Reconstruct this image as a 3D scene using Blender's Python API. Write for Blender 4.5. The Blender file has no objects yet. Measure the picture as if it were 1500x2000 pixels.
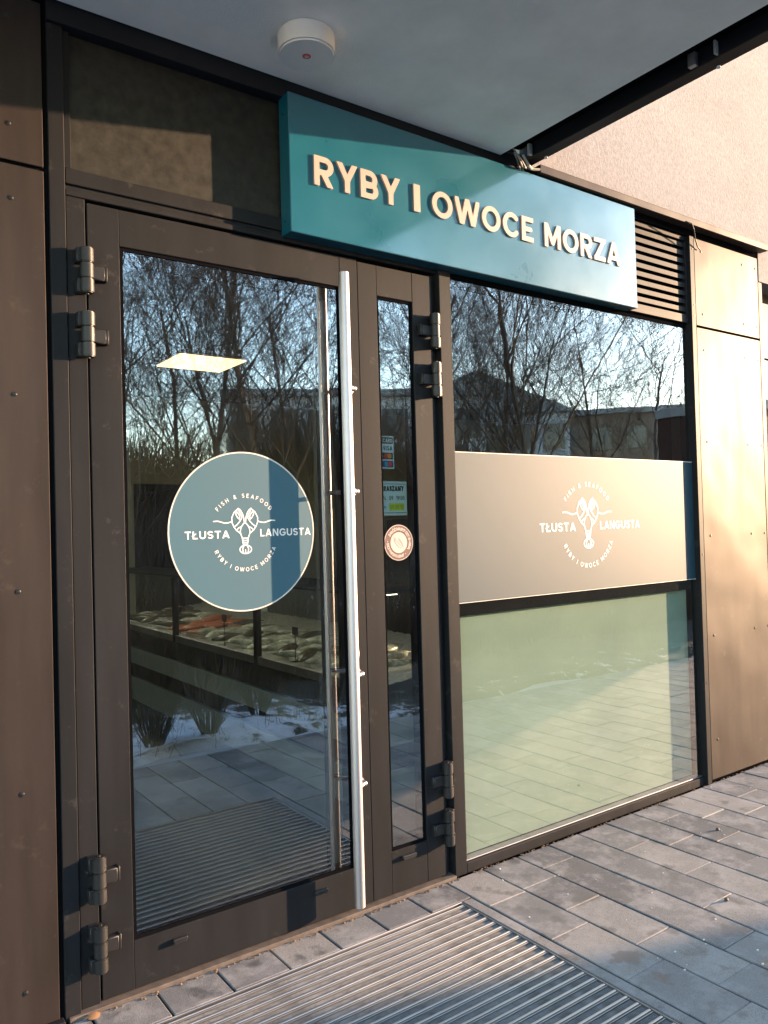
import bpy, bmesh, math, random
import numpy as np
from mathutils import Vector, Matrix
random.seed(7)
SC = bpy.context.scene
COL = SC.collection
R_ = math.radians

# ------------------------------------------------------------------ camera
cam = bpy.data.cameras.new('camera')
cam_o = bpy.data.objects.new('camera', cam)
COL.objects.link(cam_o)
cam.sensor_fit = 'VERTICAL'; cam.sensor_height = 36.0
cam.lens = 36.0 * 1543.82 / 2000.0
cam.clip_start = 0.05; cam.clip_end = 2000
_r = (0.8107868935, -0.5847062520, -0.0272619181)
_u = (0.0114014708, -0.0307899166, 0.9994608484)
_f = (0.5852303989, 0.8106605824, 0.0182975496)
cam_o.matrix_world = Matrix(((_r[0], _u[0], -_f[0], 0.0), (_r[1], _u[1], -_f[1], -2.54),
                             (_r[2], _u[2], -_f[2], 1.45), (0, 0, 0, 1)))
SC.camera = cam_o

# ------------------------------------------------------------------ light
SUN_EL = 8.65; SUN_AZ = 71.0           # azimuth measured from -Y (outwards) towards +X
sdir = Vector((math.cos(R_(SUN_EL)) * math.sin(R_(SUN_AZ)),
               -math.cos(R_(SUN_EL)) * math.cos(R_(SUN_AZ)), math.sin(R_(SUN_EL))))
sun = bpy.data.lights.new('sun', 'SUN'); sun.energy = 2.4; sun.angle = R_(0.5); sun.color = (1.0, 0.66, 0.40)
sun_o = bpy.data.objects.new('sun', sun); COL.objects.link(sun_o)
sun_o.rotation_euler = (-sdir).to_track_quat('-Z', 'Y').to_euler()
world = bpy.data.worlds.new('World'); SC.world = world; world.use_nodes = True
wn = world.node_tree; bg = wn.nodes['Background']
sky = wn.nodes.new('ShaderNodeTexSky'); sky.sky_type = 'NISHITA'; sky.sun_disc = False
sky.sun_elevation = R_(SUN_EL); sky.sun_rotation = R_(180 - SUN_AZ)
sky.dust_density = 0.15; sky.ozone_density = 1.2
wn.links.new(sky.outputs[0], bg.inputs[0]); bg.inputs[1].default_value = 0.15
SC.view_settings.view_transform = 'Standard'; SC.view_settings.look = 'None'
SC.view_settings.gamma = 1.0; SC.view_settings.exposure = 3.08
SC.render.engine = 'CYCLES'
cy = SC.cycles
cy.max_bounces = 10; cy.glossy_bounces = 6; cy.diffuse_bounces = 4; cy.transparent_max_bounces = 24
cy.use_denoising = True; cy.caustics_reflective = False; cy.caustics_refractive = False
cy.sample_clamp_indirect = 6.0

# ------------------------------------------------------------------ materials
def nodes(name):
    m = bpy.data.materials.new(name); m.use_nodes = True
    nt = m.node_tree; p = nt.nodes['Principled BSDF']
    return m, nt, p
def N(nt, typ, **kw):
    n = nt.nodes.new(typ)
    for k, v in kw.items(): setattr(n, k, v)
    return n
def ramp(nt, fac, stops):
    r = N(nt, 'ShaderNodeValToRGB'); el = r.color_ramp.elements
    el[0].position, el[0].color = stops[0][0], (*stops[0][1], 1)
    el[1].position, el[1].color = stops[-1][0], (*stops[-1][1], 1)
    for p_, c in stops[1:-1]:
        e = el.new(p_); e.color = (*c, 1)
    nt.links.new(fac, r.inputs[0]); return r.outputs[0]
def noise(nt, scale, detail=4, rough=.55, sc3=None):
    tc = N(nt, 'ShaderNodeTexCoord'); n = N(nt, 'ShaderNodeTexNoise')
    n.inputs['Scale'].default_value = scale; n.inputs['Detail'].default_value = detail
    n.inputs['Roughness'].default_value = rough
    src = tc.outputs['Object']
    if sc3:
        mp = N(nt, 'ShaderNodeMapping'); mp.inputs['Scale'].default_value = sc3
        nt.links.new(src, mp.inputs[0]); src = mp.outputs[0]
    nt.links.new(src, n.inputs['Vector']); return n.outputs['Fac']
def bump(nt, p, h, strength, dist):
    b = N(nt, 'ShaderNodeBump'); b.inputs['Strength'].default_value = strength; b.inputs['Distance'].default_value = dist
    nt.links.new(h, b.inputs['Height']); nt.links.new(b.outputs[0], p.inputs['Normal'])
def simple(name, c, rough=.5, metal=0., spec=.5, var=.12, vscale=6., bumps=0., bscale=200., coat=0., coat_r=.05, coat_ior=1.5, sc3=None, rvar=.08):
    m, nt, p = nodes(name)
    c1 = tuple(x * (1 - var) for x in c); c2 = tuple(min(1, x * (1 + var)) for x in c)
    f = noise(nt, vscale, sc3=sc3)
    nt.links.new(ramp(nt, f, [(.3, c1), (.7, c2)]), p.inputs['Base Color'])
    mr = N(nt, 'ShaderNodeMapRange'); mr.inputs['To Min'].default_value = max(0, rough - rvar); mr.inputs['To Max'].default_value = min(1, rough + rvar)
    nt.links.new(f, mr.inputs['Value']); nt.links.new(mr.outputs[0], p.inputs['Roughness'])
    p.inputs['Metallic'].default_value = metal; p.inputs['Specular IOR Level'].default_value = spec
    p.inputs['Coat Weight'].default_value = coat; p.inputs['Coat Roughness'].default_value = coat_r; p.inputs['Coat IOR'].default_value = coat_ior
    if bumps: bump(nt, p, noise(nt, bscale, 3), bumps, .002)
    return m
def glass_mat(name, base, grazing, tint=(.95, .98, .965), wave=.0):
    m = bpy.data.materials.new(name); m.use_nodes = True; nt = m.node_tree; nt.nodes.clear()
    o = N(nt, 'ShaderNodeOutputMaterial'); mx = N(nt, 'ShaderNodeMixShader'); t = N(nt, 'ShaderNodeBsdfTransparent')
    g = N(nt, 'ShaderNodeBsdfGlossy'); g.inputs['Roughness'].default_value = 0.0; g.inputs['Color'].default_value = (.95, .97, 1, 1)
    t.inputs['Color'].default_value = (*tint, 1)
    lw = N(nt, 'ShaderNodeLayerWeight'); lw.inputs['Blend'].default_value = .5
    mm = N(nt, 'ShaderNodeMath', operation='MULTIPLY_ADD'); mm.inputs[1].default_value = grazing; mm.inputs[2].default_value = base
    nt.links.new(lw.outputs['Facing'], mm.inputs[0]); nt.links.new(mm.outputs[0], mx.inputs[0])
    nt.links.new(t.outputs[0], mx.inputs[1]); nt.links.new(g.outputs[0], mx.inputs[2]); nt.links.new(mx.outputs[0], o.inputs[0])
    if wave:
        b = N(nt, 'ShaderNodeBump'); b.inputs['Strength'].default_value = wave; b.inputs['Distance'].default_value = .01
        nt.links.new(noise(nt, 7.0, 1), b.inputs['Height']); nt.links.new(b.outputs[0], g.inputs['Normal'])
    return m
def emis(name, c, s):
    m, nt, p = nodes(name); p.inputs['Base Color'].default_value = (*c, 1)
    p.inputs['Emission Color'].default_value = (*c, 1); p.inputs['Emission Strength'].default_value = s
    f = noise(nt, 3.0); nt.links.new(ramp(nt, f, [(0, tuple(x*.92 for x in c)), (1, c)]), p.inputs['Emission Color']); return m

def streaky(name, c, rough, spec, metal=0., dirt=(.10, .09, .08), buckle=.002):
    """painted metal: vertical rain streaks, fine grain, pale dust low down with its own ragged shape"""
    m, nt, p = nodes(name)
    f = noise(nt, 9, 6, .6, (1, 1, .12)); g = noise(nt, 60, 3, .5)
    c1 = tuple(x * .8 for x in c); c2 = tuple(x * 1.22 for x in c)
    col = ramp(nt, f, [(.3, c1), (.72, c2)])
    mix = N(nt, 'ShaderNodeMixRGB'); mix.blend_type = 'MIX'
    d = noise(nt, 14, 8, .7)
    dd = ramp(nt, d, [(.60, (0, 0, 0)), (.78, (.45, .45, .45))])
    nt.links.new(dd, mix.inputs[0]); nt.links.new(col, mix.inputs[1]); mix.inputs[2].default_value = (*dirt, 1)
    nt.links.new(mix.outputs[0], p.inputs['Base Color'])
    mr = N(nt, 'ShaderNodeMapRange'); mr.inputs['To Min'].default_value = rough - .08; mr.inputs['To Max'].default_value = rough + .12
    nt.links.new(f, mr.inputs['Value']); nt.links.new(mr.outputs[0], p.inputs['Roughness'])
    p.inputs['Specular IOR Level'].default_value = spec; p.inputs['Metallic'].default_value = metal
    big = noise(nt, 1.7, 2, .5)
    b1 = N(nt, 'ShaderNodeBump'); b1.inputs['Strength'].default_value = .5; b1.inputs['Distance'].default_value = buckle
    nt.links.new(big, b1.inputs['Height'])
    b2 = N(nt, 'ShaderNodeBump'); b2.inputs['Strength'].default_value = .12; b2.inputs['Distance'].default_value = .001
    nt.links.new(g, b2.inputs['Height']); nt.links.new(b1.outputs[0], b2.inputs['Normal']); nt.links.new(b2.outputs[0], p.inputs['Normal'])
    return m

M = {}
M['frame'] = streaky('anthracite_paint', (.0155, .0155, .0175), .50, .12)
M['frame_dark'] = simple('dark_anthracite', (.012, .012, .015), .6, spec=.2)
M['gasket_and_dark_fill'] = simple('black_rubber_and_dark_fill', (.006, .006, .007), 1., spec=0., rvar=0)
M['panel'] = streaky('bronze_panel', (.040, .031, .028), .50, .13, .32, dirt=(.10, .08, .06), buckle=.035)
M['transom'] = simple('dark_satin_panel', (.024, .022, .018), .45, var=.4, vscale=25, spec=.3, bumps=.3, bscale=500)
M['soffit'] = simple('white_render', (.91, .88, .84), .9, var=.08, vscale=4, bumps=.9, bscale=140, spec=.2)
def stucco():
    m, nt, p = nodes('rough_stucco')
    a = noise(nt, 75, 7, .75, (1, 1, .62)); b = noise(nt, 3, 3)
    col = ramp(nt, a, [(.34, (.25, .228, .215)), (.55, (.335, .305, .29)), (.75, (.40, .368, .35))])
    mx = N(nt, 'ShaderNodeMixRGB'); mx.blend_type = 'MULTIPLY'; mx.inputs[0].default_value = .5
    nt.links.new(col, mx.inputs[1]); nt.links.new(ramp(nt, b, [(.3, (.8, .8, .8)), (.7, (1, 1, 1))]), mx.inputs[2])
    nt.links.new(mx.outputs[0], p.inputs['Base Color']); p.inputs['Roughness'].default_value = .95; p.inputs['Specular IOR Level'].default_value = .2
    bump(nt, p, a, .55, .006); return m
M['stucco'] = stucco()
M['sign'] = simple('teal_sheet', (.001, .105, .165), .30, spec=.5, var=.08, vscale=5, coat=1., coat_r=.10, coat_ior=2.05)
M['letter'] = simple('cream_acrylic', (.43, .335, .30), .5, var=.03)
M['steel'] = simple('brushed_steel', (.50, .47, .50), .50, metal=1., var=.05, vscale=30, sc3=(1, 1, .05))
M['hinge'] = simple('dark_cast_metal', (.020, .019, .020), .40, spec=.32, metal=0., bumps=.2, bscale=300)
M['clear'] = glass_mat('clear_edge', .0, .0, tint=(.97, .99, .98))
M['glass_door'] = glass_mat('door_glass', .27, .26, wave=.012)
M['glass_window'] = glass_mat('window_glass', .18, .24, wave=.016)
M['glass_inner'] = glass_mat('inner_glass', .05, .05, wave=.012)
M['glass_case'] = glass_mat('case_glass', .05, .1)
M['teal_film'] = simple('teal_film', (.007, .033, .052), .6, spec=.0, var=.06, vscale=2.5, rvar=.03, coat=1., coat_r=.57, coat_ior=1.5)
M['teal_disc'] = simple('teal_disc_film', (.030, .095, .135), .6, spec=.0, var=.05, vscale=2.5, rvar=.03, coat=1., coat_r=.56, coat_ior=1.5)
M['ring'] = simple('pale_ring', (.55, .52, .48), .5)
M['print'] = simple('pale_print', (.78, .72, .70), .6, spec=.0, var=.03, coat=1., coat_r=.56, coat_ior=1.5)
def green_mat():
    m, nt, p = nodes('pale_green_board')
    c = ramp(nt, noise(nt, 1.2, 3), [(.3, (.225, .295, .235)), (.7, (.30, .365, .285))])
    st = ramp(nt, noise(nt, 3, 5, .6, (.4, 1, 1.6)), [(.35, (.90, .92, .93)), (.7, (1.05, 1.05, 1.03))])
    mx = N(nt, 'ShaderNodeMixRGB'); mx.blend_type = 'MULTIPLY'; mx.inputs[0].default_value = 1
    nt.links.new(c, mx.inputs[1]); nt.links.new(st, mx.inputs[2])
    sp = ramp(nt, noise(nt, 34, 8, .8), [(.64, (0, 0, 0)), (.74, (.45, .45, .45))])
    m2 = N(nt, 'ShaderNodeMixRGB'); nt.links.new(sp, m2.inputs[0]); nt.links.new(mx.outputs[0], m2.inputs[1]); m2.inputs[2].default_value = (.50, .52, .46, 1)
    nt.links.new(m2.outputs[0], p.inputs['Base Color']); p.inputs['Roughness'].default_value = .8; return m
M['green'] = green_mat()
M['paper'] = simple('white_paper', (.62, .72, .76), .7, var=.02)
M['ink'] = simple('black_ink', (.01, .012, .02), .6)
M['blue_ink'] = simple('blue_ink', (.03, .06, .25), .6)
M['lime'] = simple('lime_highlighter', (.55, .62, .03), .7)
M['red_ink'] = simple('red_ink', (.6, .05, .03), .6)
M['orange_ink'] = simple('orange_ink', (.75, .28, .05), .6)
M['cyan_ink'] = simple('cyan_ink', (.03, .30, .60), .6)
M['maroon'] = simple('brown_print', (.10, .045, .045), .5)
M['pinkwhite'] = simple('pale_pink_print', (.46, .37, .34), .5, var=.03)
M['white_plastic'] = simple('white_plastic', (.72, .70, .70), .5, var=.03)
M['red_plastic'] = simple('red_lens', (.6, .05, .06), .3)
M['wire'] = simple('beige_cable', (.45, .42, .36), .6)
M['wire_dark'] = simple('dark_cable', (.03, .03, .03), .6)
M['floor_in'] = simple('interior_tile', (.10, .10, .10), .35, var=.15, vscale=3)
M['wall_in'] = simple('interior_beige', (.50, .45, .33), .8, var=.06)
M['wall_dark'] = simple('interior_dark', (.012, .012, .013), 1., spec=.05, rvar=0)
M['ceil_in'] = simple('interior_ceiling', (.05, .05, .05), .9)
M['counter'] = simple('pale_counter_front', (.42, .44, .42), .4, var=.06)
M['counter_dark'] = simple('dark_counter_trim', (.03, .028, .026), .4)
M['ice'] = simple('crushed_ice', (.62, .62, .58), .35, var=.3, vscale=30, bumps=1., bscale=60)
M['fish'] = simple('fish_skin', (.50, .48, .42), .25, var=.7, vscale=14, spec=.8)
M['fish_dark'] = simple('dark_fish_skin', (.10, .085, .06), .25, var=.5, vscale=14, spec=.8)
M['salmon'] = simple('salmon_flesh', (.50, .16, .09), .35, var=.2, vscale=20)
M['bark'] = simple('bare_bark', (.085, .066, .052), .9, var=.3, vscale=8)
M['twig'] = simple('twig_bark', (.075, .055, .042), .9, var=.3, vscale=2)
M['straw'] = simple('dry_straw', (.20, .15, .08), .9, var=.4, vscale=3)
M['snow'] = None
def snow_mat():
    m, nt, p = nodes('patchy_old_snow')
    tc = N(nt, 'ShaderNodeTexCoord'); sx = N(nt, 'ShaderNodeSeparateXYZ'); nt.links.new(tc.outputs['Object'], sx.inputs[0])
    fx = N(nt, 'ShaderNodeMapRange'); nt.links.new(sx.outputs[0], fx.inputs['Value']); fx.inputs['From Min'].default_value = 2.4; fx.inputs['From Max'].default_value = 4.2; fx.inputs['To Min'].default_value = .10; fx.inputs['To Max'].default_value = -.125
    fy = N(nt, 'ShaderNodeMapRange'); nt.links.new(sx.outputs[1], fy.inputs['Value']); fy.inputs['From Min'].default_value = -2.75; fy.inputs['From Max'].default_value = -3.7; fy.inputs['To Min'].default_value = .04; fy.inputs['To Max'].default_value = -.16
    a = N(nt, 'ShaderNodeMath', operation='ADD'); nt.links.new(fx.outputs[0], a.inputs[0]); nt.links.new(fy.outputs[0], a.inputs[1])
    b = N(nt, 'ShaderNodeMath', operation='ADD'); nt.links.new(a.outputs[0], b.inputs[0]); nt.links.new(noise(nt, 7, 9, .7), b.inputs[1])
    col = ramp(nt, b.outputs[0], [(.44, (.035, .030, .020)), (.50, (.10, .09, .07)), (.56, (.58, .62, .68)), (.8, (.72, .76, .82))])
    nt.links.new(col, p.inputs['Base Color']); p.inputs['Roughness'].default_value = .85
    bump(nt, p, noise(nt, 14, 5, .7), .9, .03); return m
M['snow'] = snow_mat()
M['soil'] = simple('pale_bounce_soil', (.42, .44, .46), .95, var=.5, vscale=.6)  # far ground made pale so it bounces light up to the soffit
M['block_wall'] = simple('block_render', (.48, .52, .54), .9, var=.12, vscale=.4)
M['block_wall2'] = simple('block_render_warm', (.19, .15, .12), .9, var=.12, vscale=.4)
M['roof'] = simple('roof_sheet', (.28, .31, .33), .7)
M['pane'] = simple('dark_pane', (.03, .04, .05), .15, spec=.8)
M['brick'] = simple('red_brown_brick', (.05, .026, .022), .9, var=.3, vscale=9)
M['lamp_panel'] = emis('lit_panel', (1.0, .66, .33), .42)
M['fill_glow'] = emis('added_fill_glow', (1.0, .86, .62), 1.0)  # glow for the added fill strip over the fish
M['bar_alu'] = simple('aluminium_profile', (.46, .44, .43), .45, metal=1., var=.15, vscale=20, sc3=(.2, 3, 1), rvar=.1)
M['mat_rubber'] = simple('ribbed_rubber', (.15, .145, .142), .85, var=.4, vscale=25, bumps=.5, bscale=300)
M['leaf_brown'] = simple('dry_leaf', (.22, .11, .05), .8)

def paver_mat():
    m, nt, p = nodes('concrete_paver')
    geo = N(nt, 'ShaderNodeNewGeometry')
    base = ramp(nt, geo.outputs['Random Per Island'], [(0, (.115, .112, .118)), (.3, (.165, .160, .162)), (.7, (.205, .195, .192)), (1, (.285, .262, .245))])
    fine = ramp(nt, noise(nt, 420, 2, .7), [(.32, (.45, .45, .45)), (.68, (1.25, 1.25, 1.25))])
    mx = N(nt, 'ShaderNodeMixRGB'); mx.blend_type = 'MULTIPLY'; mx.inputs[0].default_value = 1
    nt.links.new(base, mx.inputs[1]); nt.links.new(fine, mx.inputs[2])
    # pale scuffed salt marks and dark damp blotches, each with a shape of its own
    pale = ramp(nt, noise(nt, 5.5, 9, .72), [(.47, (0, 0, 0)), (.64, (.75, .75, .75))])
    m2 = N(nt, 'ShaderNodeMixRGB'); nt.links.new(pale, m2.inputs[0]); nt.links.new(mx.outputs[0], m2.inputs[1]); m2.inputs[2].default_value = (.32, .295, .285, 1)
    damp = ramp(nt, noise(nt, 9, 5, .5), [(.575, (0, 0, 0)), (.66, (.75, .75, .75))])
    m3 = N(nt, 'ShaderNodeMixRGB'); nt.links.new(damp, m3.inputs[0]); nt.links.new(m2.outputs[0], m3.inputs[1]); m3.inputs[2].default_value = (.07, .068, .07, 1)
    nt.links.new(m3.outputs[0], p.inputs['Base Color'])
    rr = ramp(nt, damp, [(0, (.8, .8, .8)), (1, (.45, .45, .45))]); nt.links.new(rr, p.inputs['Roughness'])
    bump(nt, p, noise(nt, 260, 3, .7), .5, .003); return m
M['paver'] = paver_mat()

# ------------------------------------------------------------------ builders
def tag(o, label=None, cat=None, group=None, kind=None):
    if label: o['label'] = label
    if cat: o['category'] = cat
    if group: o['group'] = group
    if kind: o['kind'] = kind
    return o
def link(name, me, mat, parent=None):
    o = bpy.data.objects.new(name, me); COL.objects.link(o)
    for m in (mat if isinstance(mat, (list, tuple)) else [mat]):
        me.materials.append(m)
    if parent is not None: o.parent = parent; o.matrix_parent_inverse = Matrix.Translation(-parent.location)
    return o
def empty(name, loc, label, cat, group=None, kind=None):
    o = bpy.data.objects.new(name, None); COL.objects.link(o); o.location = loc; o.empty_display_size = .1
    return tag(o, label, cat, group, kind)
class MB:
    def __init__(s): s.bm = bmesh.new(); s.mi = 0
    def box(s, x0, x1, y0, y1, z0, z1, bev=0.0015):
        t = bmesh.new(); bmesh.ops.create_cube(t, size=1)
        for v in t.verts:
            v.co = Vector(((x0 + x1) / 2 + v.co.x * (x1 - x0), (y0 + y1) / 2 + v.co.y * (y1 - y0), (z0 + z1) / 2 + v.co.z * (z1 - z0)))
        b = min(bev, abs(x1 - x0) * .3, abs(y1 - y0) * .3, abs(z1 - z0) * .3)
        if bev > 0: bmesh.ops.bevel(t, geom=list(t.edges), offset=b, segments=1, affect='EDGES')
        s._merge(t); return s
    def _merge(s, t):
        for f in t.faces: f.material_index = s.mi
        me = bpy.data.meshes.new('t'); t.to_mesh(me); t.free(); s.bm.from_mesh(me); bpy.data.meshes.remove(me)
    def cyl(s, p0, p1, r0, r1=None, n=20, caps=True, bev=0):
        r1 = r0 if r1 is None else r1
        p0 = Vector(p0); p1 = Vector(p1); d = p1 - p0
        t = bmesh.new()
        bmesh.ops.create_cone(t, cap_ends=caps, segments=n, radius1=r0, radius2=r1, depth=d.length)
        if bev: bmesh.ops.bevel(t, geom=[e for e in t.edges if len(e.link_faces) == 2 and any(len(f.verts) > 4 for f in e.link_faces)], offset=bev, segments=2, affect='EDGES')
        q = d.to_track_quat('Z', 'Y').to_matrix().to_4x4(); q.translation = (p0 + p1) / 2
        bmesh.ops.transform(t, matrix=q, verts=t.verts); s._merge(t); return s
    def sphere(s, c, rx, ry, rz, seg=16, rot=None):
        t = bmesh.new(); bmesh.ops.create_uvsphere(t, u_segments=seg, v_segments=seg // 2, radius=1)
        m = Matrix.Diagonal((rx, ry, rz, 1))
        if rot is not None: m = rot.to_4x4() @ m
        m.translation = Vector(c); bmesh.ops.transform(t, matrix=m, verts=t.verts); s._merge(t); return s
    def tube(s, pts, r, n=6):
        for a, b in zip(pts, pts[1:]): s.cyl(a, b, r, n=n)
        return s
    def build(s, name, mat, parent=None, smooth=False):
        me = bpy.data.meshes.new(name); s.bm.to_mesh(me); s.bm.free()
        if smooth:
            for p in me.polygons: p.use_smooth = True
            try: me.set_sharp_from_angle(angle=R_(40))
            except Exception: pass
        return link(name, me, mat, parent)
def B(*a, **k): return MB().box(*a, **k)
def pane(x0, x1, y0, y1, z0, z1, mat, parent, name='glass_pane'):
    o = MB().box(x0, x1, y0, y1, z0, z1, bev=0).build(name, [M[mat], M['clear']], parent)
    for p in o.data.polygons: p.material_index = 0 if p.normal.y < -.5 else 1
    return o

# ------------------------------------------------------------------ lettering from strokes
def arc(cx, cy, rx, ry, a0, a1, n=14):
    return [(cx + rx * math.cos(R_(a0 + (a1 - a0) * i / n)), cy + ry * math.sin(R_(a0 + (a1 - a0) * i / n))) for i in range(n + 1)]
def glyph(ch, w):
    h = w / 2; t = 1 - h; b = h; S = []; A = []
    base = {'Ó': 'O', 'Ż': 'Z', 'Ę': 'E', 'Ą': 'A', 'Ł': 'L', 'Ń': 'N'}.get(ch, ch)
    W = {'I': w, '1': .34, 'O': .92, 'Q': .92, 'C': .86, 'G': .88, 'M': .92, 'W': 1.15, 'E': .62, 'F': .60, 'L': .58, 'T': .70, 'A': .84, 'N': .78,
         'R': .72, 'B': .70, 'P': .68, 'Y': .80, 'Z': .70, 'S': .66, 'U': .76, 'H': .76, 'K': .74, 'D': .78, 'V': .80, 'J': .52, '&': .78,
         '.': w, ':': w, '-': .4, ' ': .34, '•': w}.get(base, .62)
    l = h; r = W - h; m = .5
    if base == 'I': S = [[(h, -1), (h, 2)]]
    elif base in 'OQ0': S = [arc(W / 2, .5, W / 2 - h, .5 - h, 0, 360, 36)]
    elif base == 'C': S = [arc(W * .52, .5, W * .52 - h, .5 - h, 45, 315, 28)]
    elif base == 'G': S = [arc(W * .52, .5, W * .52 - h, .5 - h, 45, 350, 28), [(W * .58, .46), (r + .02, .46)]]
    elif base == 'E': S = [[(l, -1), (l, 2)], [(l, t), (3, t)], [(l, b), (3, b)], [(l, m), (W - .06 - h, m)]]
    elif base == 'F': S = [[(l, -1), (l, 2)], [(l, t), (3, t)], [(l, m), (W - .08 - h, m)]]
    elif base == 'L': S = [[(l, -1), (l, 2)], [(l, b), (3, b)]]
    elif base == 'T': S = [[(W / 2, -1), (W / 2, t)], [(-1, t), (3, t)]]
    elif base == 'H': S = [[(l, -1), (l, 2)], [(r, -1), (r, 2)], [(l, m), (r, m)]]
    elif base == 'N': S = [[(l, -1), (l, 2)], [(r, -1), (r, 2)], [(l, 1.02), (r, -.02)]]
    elif base == 'M': S = [[(l, -1), (l, 2)], [(r, -1), (r, 2)], [(l - .01, 1.02), (W / 2, .20), (r + .01, 1.02)]]
    elif base == 'W':
        q = .27 * W
        S = [[(l * .3, 1.15), (q, -.04 + h * .4), (W / 2, .97), (W - q, -.04 + h * .4), (W - l * .3, 1.15)]]
    elif base == 'V': S = [[(l * .4, 1.2), (W / 2, .02), (W - l * .4, 1.2)]]
    elif base == 'A': S = [[(l * .3, -.15), (W / 2, 1 - h * .3), (W - l * .3, -.15)], [(W * .24, .28), (W * .76, .28)]]
    elif base == 'Y': S = [[(l * .3, 1.15), (W / 2, .42), (W - l * .3, 1.15)], [(W / 2, .45), (W / 2, -1)]]
    elif base == 'Z': S = [[(-1, t), (3, t)], [(-1, b), (3, b)], [(r, t), (l, b)]]
    elif base == 'K': S = [[(l, -1), (l, 2)], [(l, .36), (W, 1.1)], [(W * .42, .58), (W, -.1)]]
    elif base == 'X': S = [[(0, -.1), (W, 1.1)], [(0, 1.1), (W, -.1)]]
    elif base in 'RPB':
        r1 = (t - .46) / 2; cy1 = (t + .46) / 2; x1 = r - r1 if base != 'B' else r - r1 - .03
        S = [[(l, -1), (l, 2)], [(l, t), (x1, t)] + arc(x1, cy1, r1, r1, 90, -90, 12) + [(l, .46)]]
        if base == 'R': S.append([(W * .45, .46), (r + h * .35, -.12)])
        if base == 'B':
            cy2 = (b + .50) / 2; r2 = (.50 - b) / 2
            S.append([(l, .50), (r - r2, .50)] + arc(r - r2, cy2, r2, r2, 90, -90, 12) + [(l, b)])
    elif base == 'D': S = [[(l, -1), (l, 2)], [(l, t), (W * .4, t)] + arc(W * .4, .5, r - W * .4, .5 - h, 90, -90, 18) + [(l, b)]]
    elif base == 'S':
        ry = (1 - w) / 4
        S = [arc(W / 2, t - ry, W / 2 - h, ry, 35, 270, 16) + arc(W / 2, b + ry, W / 2 - h, ry, 90, -145, 16)]
    elif base == 'U': S = [[(l, 2)] + arc(W / 2, W / 2, W / 2 - h, W / 2 - h, 180, 360, 16) + [(r, 2)]]
    elif base == 'J': S = [[(r, 2)] + arc(W / 2, W / 2, W / 2 - h, W / 2 - h, 360, 190, 12)]
    elif base == '&': S = [arc(W * .45, .75, .17, .25 - h, -60, 240, 16) + [(W, -.06)], arc(W * .42, .28, W * .42 - h, .28 - h, 120, 390, 16), [(W * .25, .50), (W * .6, .62)]]
    elif base == '1': S = [[(r, -1), (r, 2)], [(0, .78), (r, t)]]
    elif base == '9': S = [arc(W / 2, .68, W / 2 - h, .32 - h, 0, 360, 20), [(r, .68), (W * .35, -.1)]]
    elif base == '5': S = [[(W, t), (l, t), (l, .58)] + arc(W / 2, .32, W / 2 - h, .32 - h, 110, -140, 16)]
    elif base == '.': S = []; A = [[(h, h), (h, h + .001)]]
    elif base in ':•': A = [[(h, .3), (h, .301)]] + ([[(h, .7), (h, .701)]] if base == ':' else [])
    elif base == '-': S = [[(-1, .42), (3, .42)]]
    if ch in 'ÓŃ': A = [[(W * .5, 1.1), (W * .68, 1.28)]]
    if ch == 'Ż': A = [[(W * .5, 1.2), (W * .5, 1.201)]]
    if ch in 'ĘĄ': A = [[(W * .85, .0), (W * .75, -.15), (W * .92, -.22)]]
    if ch == 'Ł': A = [[(-.03, .40), (W * .62, .66)]]
    return W, S, A
def seg_min(P, lines):
    d = np.full(P.shape[:2], 9.0)
    for L in lines:
        for a, c in zip(L, L[1:]):
            a = np.array(a, float); c = np.array(c, float); v = c - a; q = P - a
            tt = np.clip((q @ v) / max(v @ v, 1e-9), 0, 1)
            d = np.minimum(d, np.hypot(*(np.moveaxis(q - tt[..., None] * v, -1, 0))))
    return d
def contour(F, xs, ys):
    """zero level loops of F[j,i]"""
    nxt = {}; pts = {}
    def ip(k):
        if k in pts: return
        (j0, i0, j1, i1) = k
        a, b_ = F[j0, i0], F[j1, i1]; t_ = a / (a - b_)
        pts[k] = (xs[i0] + (xs[i1] - xs[i0]) * t_, ys[j0] + (ys[j1] - ys[j0]) * t_)
    ny, nx = F.shape; I = F < 0
    mixed = (I[:-1, :-1].astype(int) + I[1:, :-1] + I[:-1, 1:] + I[1:, 1:])
    for j, i in zip(*np.where((mixed > 0) & (mixed < 4))):
        c = [I[j, i], I[j, i + 1], I[j + 1, i + 1], I[j + 1, i]]
        e = [(j, i, j, i + 1), (j, i + 1, j + 1, i + 1), (j + 1, i, j + 1, i + 1), (j, i, j + 1, i)]
        case = c[0] + 2 * c[1] + 4 * c[2] + 8 * c[3]
        T = {1: [(3, 0)], 2: [(0, 1)], 3: [(3, 1)], 4: [(1, 2)], 5: [(3, 0), (1, 2)], 6: [(0, 2)], 7: [(3, 2)], 8: [(2, 3)], 9: [(2, 0)],
             10: [(0, 1), (2, 3)], 11: [(2, 1)], 12: [(1, 3)], 13: [(1, 0)], 14: [(0, 3)]}[case]
        for a, b_ in T:
            ip(e[a]); ip(e[b_]); nxt[e[a]] = e[b_]
    loops = []
    while nxt:
        k0 = next(iter(nxt)); L = []; k = k0
        while k in nxt:
            L.append(pts[k]); k = nxt.pop(k)
        if len(L) > 3: loops.append(simplify(L))
    return loops
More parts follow.
